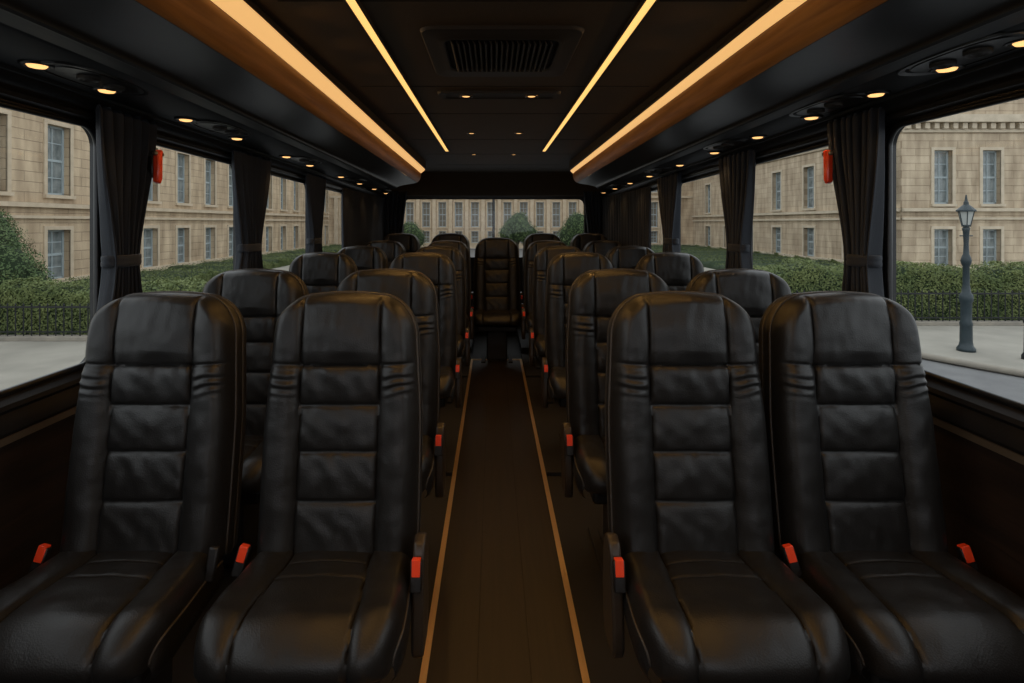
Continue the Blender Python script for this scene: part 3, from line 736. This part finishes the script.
def hedge(x0, x1, y0, y1, z1, label, seed):
    root = empty('hedge', ((x0+x1)/2, (y0+y1)/2, GZ), label, 'hedge')
    def wob(x, y): return .10*math.sin(x*1.9+seed)+.07*math.sin(x*4.3+seed*2)+.05*math.sin(x*9.1+y*3)
    nx = int((x1-x0)/.3); V = []; F = []; prof = [(0,0),(0,.5),(.02,.86),(.15,.98),(.5,1),(.85,.98),(.98,.86),(1,.5),(1,0)]
    for i in range(nx+1):
        x = x0+(x1-x0)*i/nx
        for (a, h) in prof: V.append((x-(x0+x1)/2, y0+(y1-y0)*a-(y0+y1)/2+.07*wob(x, a), h*(z1-GZ-.08+wob(x, a))))
    k = len(prof); F = [(i*k+j, (i+1)*k+j, (i+1)*k+j+1, i*k+j+1) for i in range(nx) for j in range(k-1)]
    F += [tuple(range(k)), tuple(nx*k+j for j in range(k))[::-1]]
    mesh('shade_core', V, F, 'core', root)
    r = np.random.default_rng(seed); A = (x1-x0)
    P = []; Nn = []
    N = int(A*3200)
    for i in range(N):
        x = r.uniform(x0, x1); c = r.uniform(0, 1); lump = wob(x, 0)
        h = z1-GZ-.05+lump
        if c < .62: y = y0+.05*lump-r.uniform(-.03, .08)-.05*math.sin(x*5+c*20); z = h*r.uniform(0, 1)**.8; nn = (0, -1, .35)
        elif c < .93: y = r.uniform(y0, y1); z = h+r.uniform(-.05, .09); nn = (0, -.2, 1)
        else:
            y = r.uniform(y0, y1); z = h*r.uniform(0, 1); x = x0-.03 if r.uniform() < .5 else x1+.03; nn = (-1 if x < x0 else 1, 0, .3)
        P.append((x-(x0+x1)/2, y-(y0+y1)/2, z)); Nn.append(nn)
    leaves('foliage', np.array(P), np.array(Nn, float), .036, 'leaf', root, seed)
    return root
hedge(7.2, 24, 16.0, 17.4, .08, 'long clipped green hedge behind the right railings', 3)
hedge(-17.4, -6.6, 14.0, 15.1, -.24, 'long clipped green hedge behind the left railings', 5)
lh = hedge(-40, 0, -1.9, 1.9, GZ+.42, 'low green planting strip along the foot of the left limestone building', 8)
lh.location = (-15.5, 39.8, GZ); lh.rotation_euler = (0, 0, PI/2)
rh = hedge(-39, 0, -3.9, 3.9, GZ+.42, 'low green planting strip along the foot of the right limestone building', 9)
rh.location = (17.3, 39.5, GZ); rh.rotation_euler = (0, 0, PI/2)
def tree(x, y, blobs, trunk_h, label, seed, dens=1100, leaf=.06):
    root = empty('leafy_tree', (x, y, GZ), label, 'tree')
    t = MB(); t.tube([(0,0,0), (.03,0,trunk_h*.5), (-.02,.03,trunk_h), (.02, 0, trunk_h+.8)], [.13, .10, .09, .03], 10)
    t.tube([(0,0,trunk_h*.8), (.35,.1,trunk_h+.5)], [.06, .02], 8); t.tube([(0,0,trunk_h*.85), (-.35,-.1,trunk_h+.6)], [.06, .02], 8)
    t.build('trunk', 'bark', root, True)
    r = np.random.default_rng(seed); P = []; Nn = []; core = MB()
    for (bx, by, bz, R) in blobs:
        n = int(dens*R*R); d = r.normal(0, 1, (n, 3)); d /= np.linalg.norm(d, axis=1)[:, None]
        lump = 1+.10*np.sin(d[:,0]*6+seed)*np.cos(d[:,2]*5+bx)+.06*np.sin(d[:,1]*11+d[:,2]*9)
        P.append(np.array([bx, by, bz]) + d*(R*lump*r.uniform(.86, 1.04, n))[:, None]); Nn.append(d+np.array([0, 0, .3]))
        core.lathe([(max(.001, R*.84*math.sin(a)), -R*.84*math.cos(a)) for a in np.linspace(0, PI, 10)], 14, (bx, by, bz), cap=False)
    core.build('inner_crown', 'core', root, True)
    leaves('crown', np.concatenate(P), np.concatenate(Nn), leaf, 'leaf2', root, seed)
tree(-15.95, 17.2, [(0,0,1.9,1.35), (.7,-.2,1.2,1.25), (-.35,0,1.3,1.2), (.1,.1,2.5,.9), (1.2,.2,.8,.9)], .9, 'bushy green tree by the left railings near the front window', 11, 3600, .042)
tree(1.75, 40, [(0,0,2.4,1.1), (.7,0,2.0,.8), (-.6,.1,2.0,.8), (.1,0,2.95,.7)], 1.5, 'green tree outside the rear window just right of its middle', 12)
tree(6.1, 40, [(0,0,2.5,1.15), (.8,0,2.1,.9), (-.6,.1,1.9,.9)], 1.5, 'green tree outside the rear window near its right edge', 13)
tree(-6.3, 42, [(0,0,2.0,1.0), (.5,0,1.6,.8), (-.6,.1,1.7,.8)], 1.2, 'faint green tree outside the rear window near its left edge', 14)

# ------------------------------------------------------------------ outside: railings, posts
def railing(x0, x1, y, h, label):
    root = empty('iron_railing', ((x0+x1)/2, y, GZ), label, 'railing', 'iron railings before the hedges'); cx = (x0+x1)/2
    b = MB(); b.box(x0-cx-.1, x1-cx+.1, -.14, .14, 0, .10); b.build('stone_plinth', 'kerb', root, bevel=.01)
    b = MB(); b.box(x0-cx, x1-cx, -.022, .022, h-.04, h); b.build('top_rail', 'iron', root)
    b = MB(); b.box(x0-cx, x1-cx, -.018, .018, .18, .21); b.build('bottom_rail', 'iron', root)
    n = min(96, int((x1-x0)/.19)); me = None
    for i in range(n+1):
        x = x0-cx+(x1-x0)*i/n
        if me is None:
            b = MB(); b.tube([(0,0,.10), (0,0,h), (0,0,h+.03), (0,0,h+.085)], [.015, .015, .021, .001], 6); o = b.build('baluster', 'iron', root); me = o.data
        else: o = link(bpy.data.objects.new('baluster', me), root)
        o.location = (x, 0, 0)
railing(7.6, 20, 15.4, .88, 'black iron railing in front of the right hedge')
railing(-17.4, -6.8, 13.4, .81, 'black iron railing in front of the left hedge')
lp = empty('street_lamp', (10.35, 12.25, GZ), 'blue grey cast iron street lamp with a lantern on the right pavement', 'street lamp')
b = MB(); b.lathe([(.17, 0), (.17, .06), (.13, .12), (.115, .20), (.11, .55), (.12, .60), (.10, .66), (.105, 1.05), (.125, 1.10), (.125, 1.22), (.085, 1.28), (.065, 1.45), (.06, 1.85), (.085, 1.90), (.10, 1.98), (.08, 2.06), (.055, 2.12), (.045, 2.35), (.06, 2.62), (.075, 2.68), (.04, 2.74)], 20)
b.build('post', 'lampiron', lp, True)
b = MB(); b.tube([(-.14, 0, 2.52), (.14, 0, 2.52)], .014, 8); b.build('ladder_bar', 'lampiron', lp, True)
b = MB(); b.lathe([(.075, 2.74), (.145, 3.06)], 6, cap=False); b.build('lantern_glass', 'lampglass', lp)
b = MB()
for k in range(6):
    a = 2*PI*k/6; b.tube([(.078*math.cos(a), .078*math.sin(a), 2.74), (.15*math.cos(a), .15*math.sin(a), 3.07)], .010, 6)
b.lathe([(.09, 2.72), (.09, 2.76)], 6); b.lathe([(.18, 3.05), (.18, 3.08), (.10, 3.16), (.05, 3.20), (.045, 3.26), (.03, 3.28), (.012, 3.42)], 12)
b.build('lantern_cap', 'lampiron', lp)
bo = empty('bollard', (10.98, 11.5, GZ), 'short black bollard at the kerb right of the street lamp', 'bollard')
b = MB(); b.lathe([(.10, 0), (.10, .08), (.065, .14), (.055, .72), (.075, .76), (.075, .82), (.05, .86), (.001, .92)], 16); b.build('post', 'iron', bo, True)
po = empty('street_pole', (0.03, 30, GZ), 'tall thin dark pole standing outside the middle of the rear window', 'pole')
b = MB(); b.lathe([(.12, 0), (.12, .5), (.075, .6), (.06, 5.8), (.02, 5.9)], 12); b.build('shaft', 'iron', po, True)
b = MB(); b.tube([(0,0,5.8), (0,-.3,6.1), (0,-.9,6.2)], .035, 8); b.box(-.12, .12, -1.4, -.85, 6.14, 6.24); b.build('lamp_arm', 'iron', po)

# ------------------------------------------------------------------ daylight, camera
wd = bpy.data.worlds.new('overcast'); S.world = wd; wd.use_nodes = True; nt = wd.node_tree
bg = nt.nodes['Background']; tc = nt.nodes.new('ShaderNodeTexCoord'); n = nt.nodes.new('ShaderNodeTexNoise'); n.inputs['Scale'].default_value = 2.5; n.inputs['Detail'].default_value = 6
r = nt.nodes.new('ShaderNodeValToRGB'); r.color_ramp.elements[0].color = (.68, .75, .84, 1); r.color_ramp.elements[1].color = (.93, .96, 1.0, 1)
nt.links.new(tc.outputs['Generated'], n.inputs['Vector']); nt.links.new(n.outputs['Fac'], r.inputs[0]); nt.links.new(r.outputs[0], bg.inputs['Color'])
bg.inputs['Strength'].default_value = 1.65
cam = bpy.data.cameras.new('camera'); co = link(bpy.data.objects.new('camera', cam)); co.location = (0, 0, CAMZ); co.rotation_euler = (PI/2, 0, 0)
cam.sensor_width = 36; cam.lens = 560/1024*36; cam.shift_x = 19/1024; cam.shift_y = -118.5/1024; cam.clip_start = .02; cam.clip_end = 400
S.camera = co
vs = S.view_settings; vs.view_transform = 'Standard'; vs.look = 'None'; vs.gamma = 1; vs.exposure = 0; vs.use_curve_mapping = False
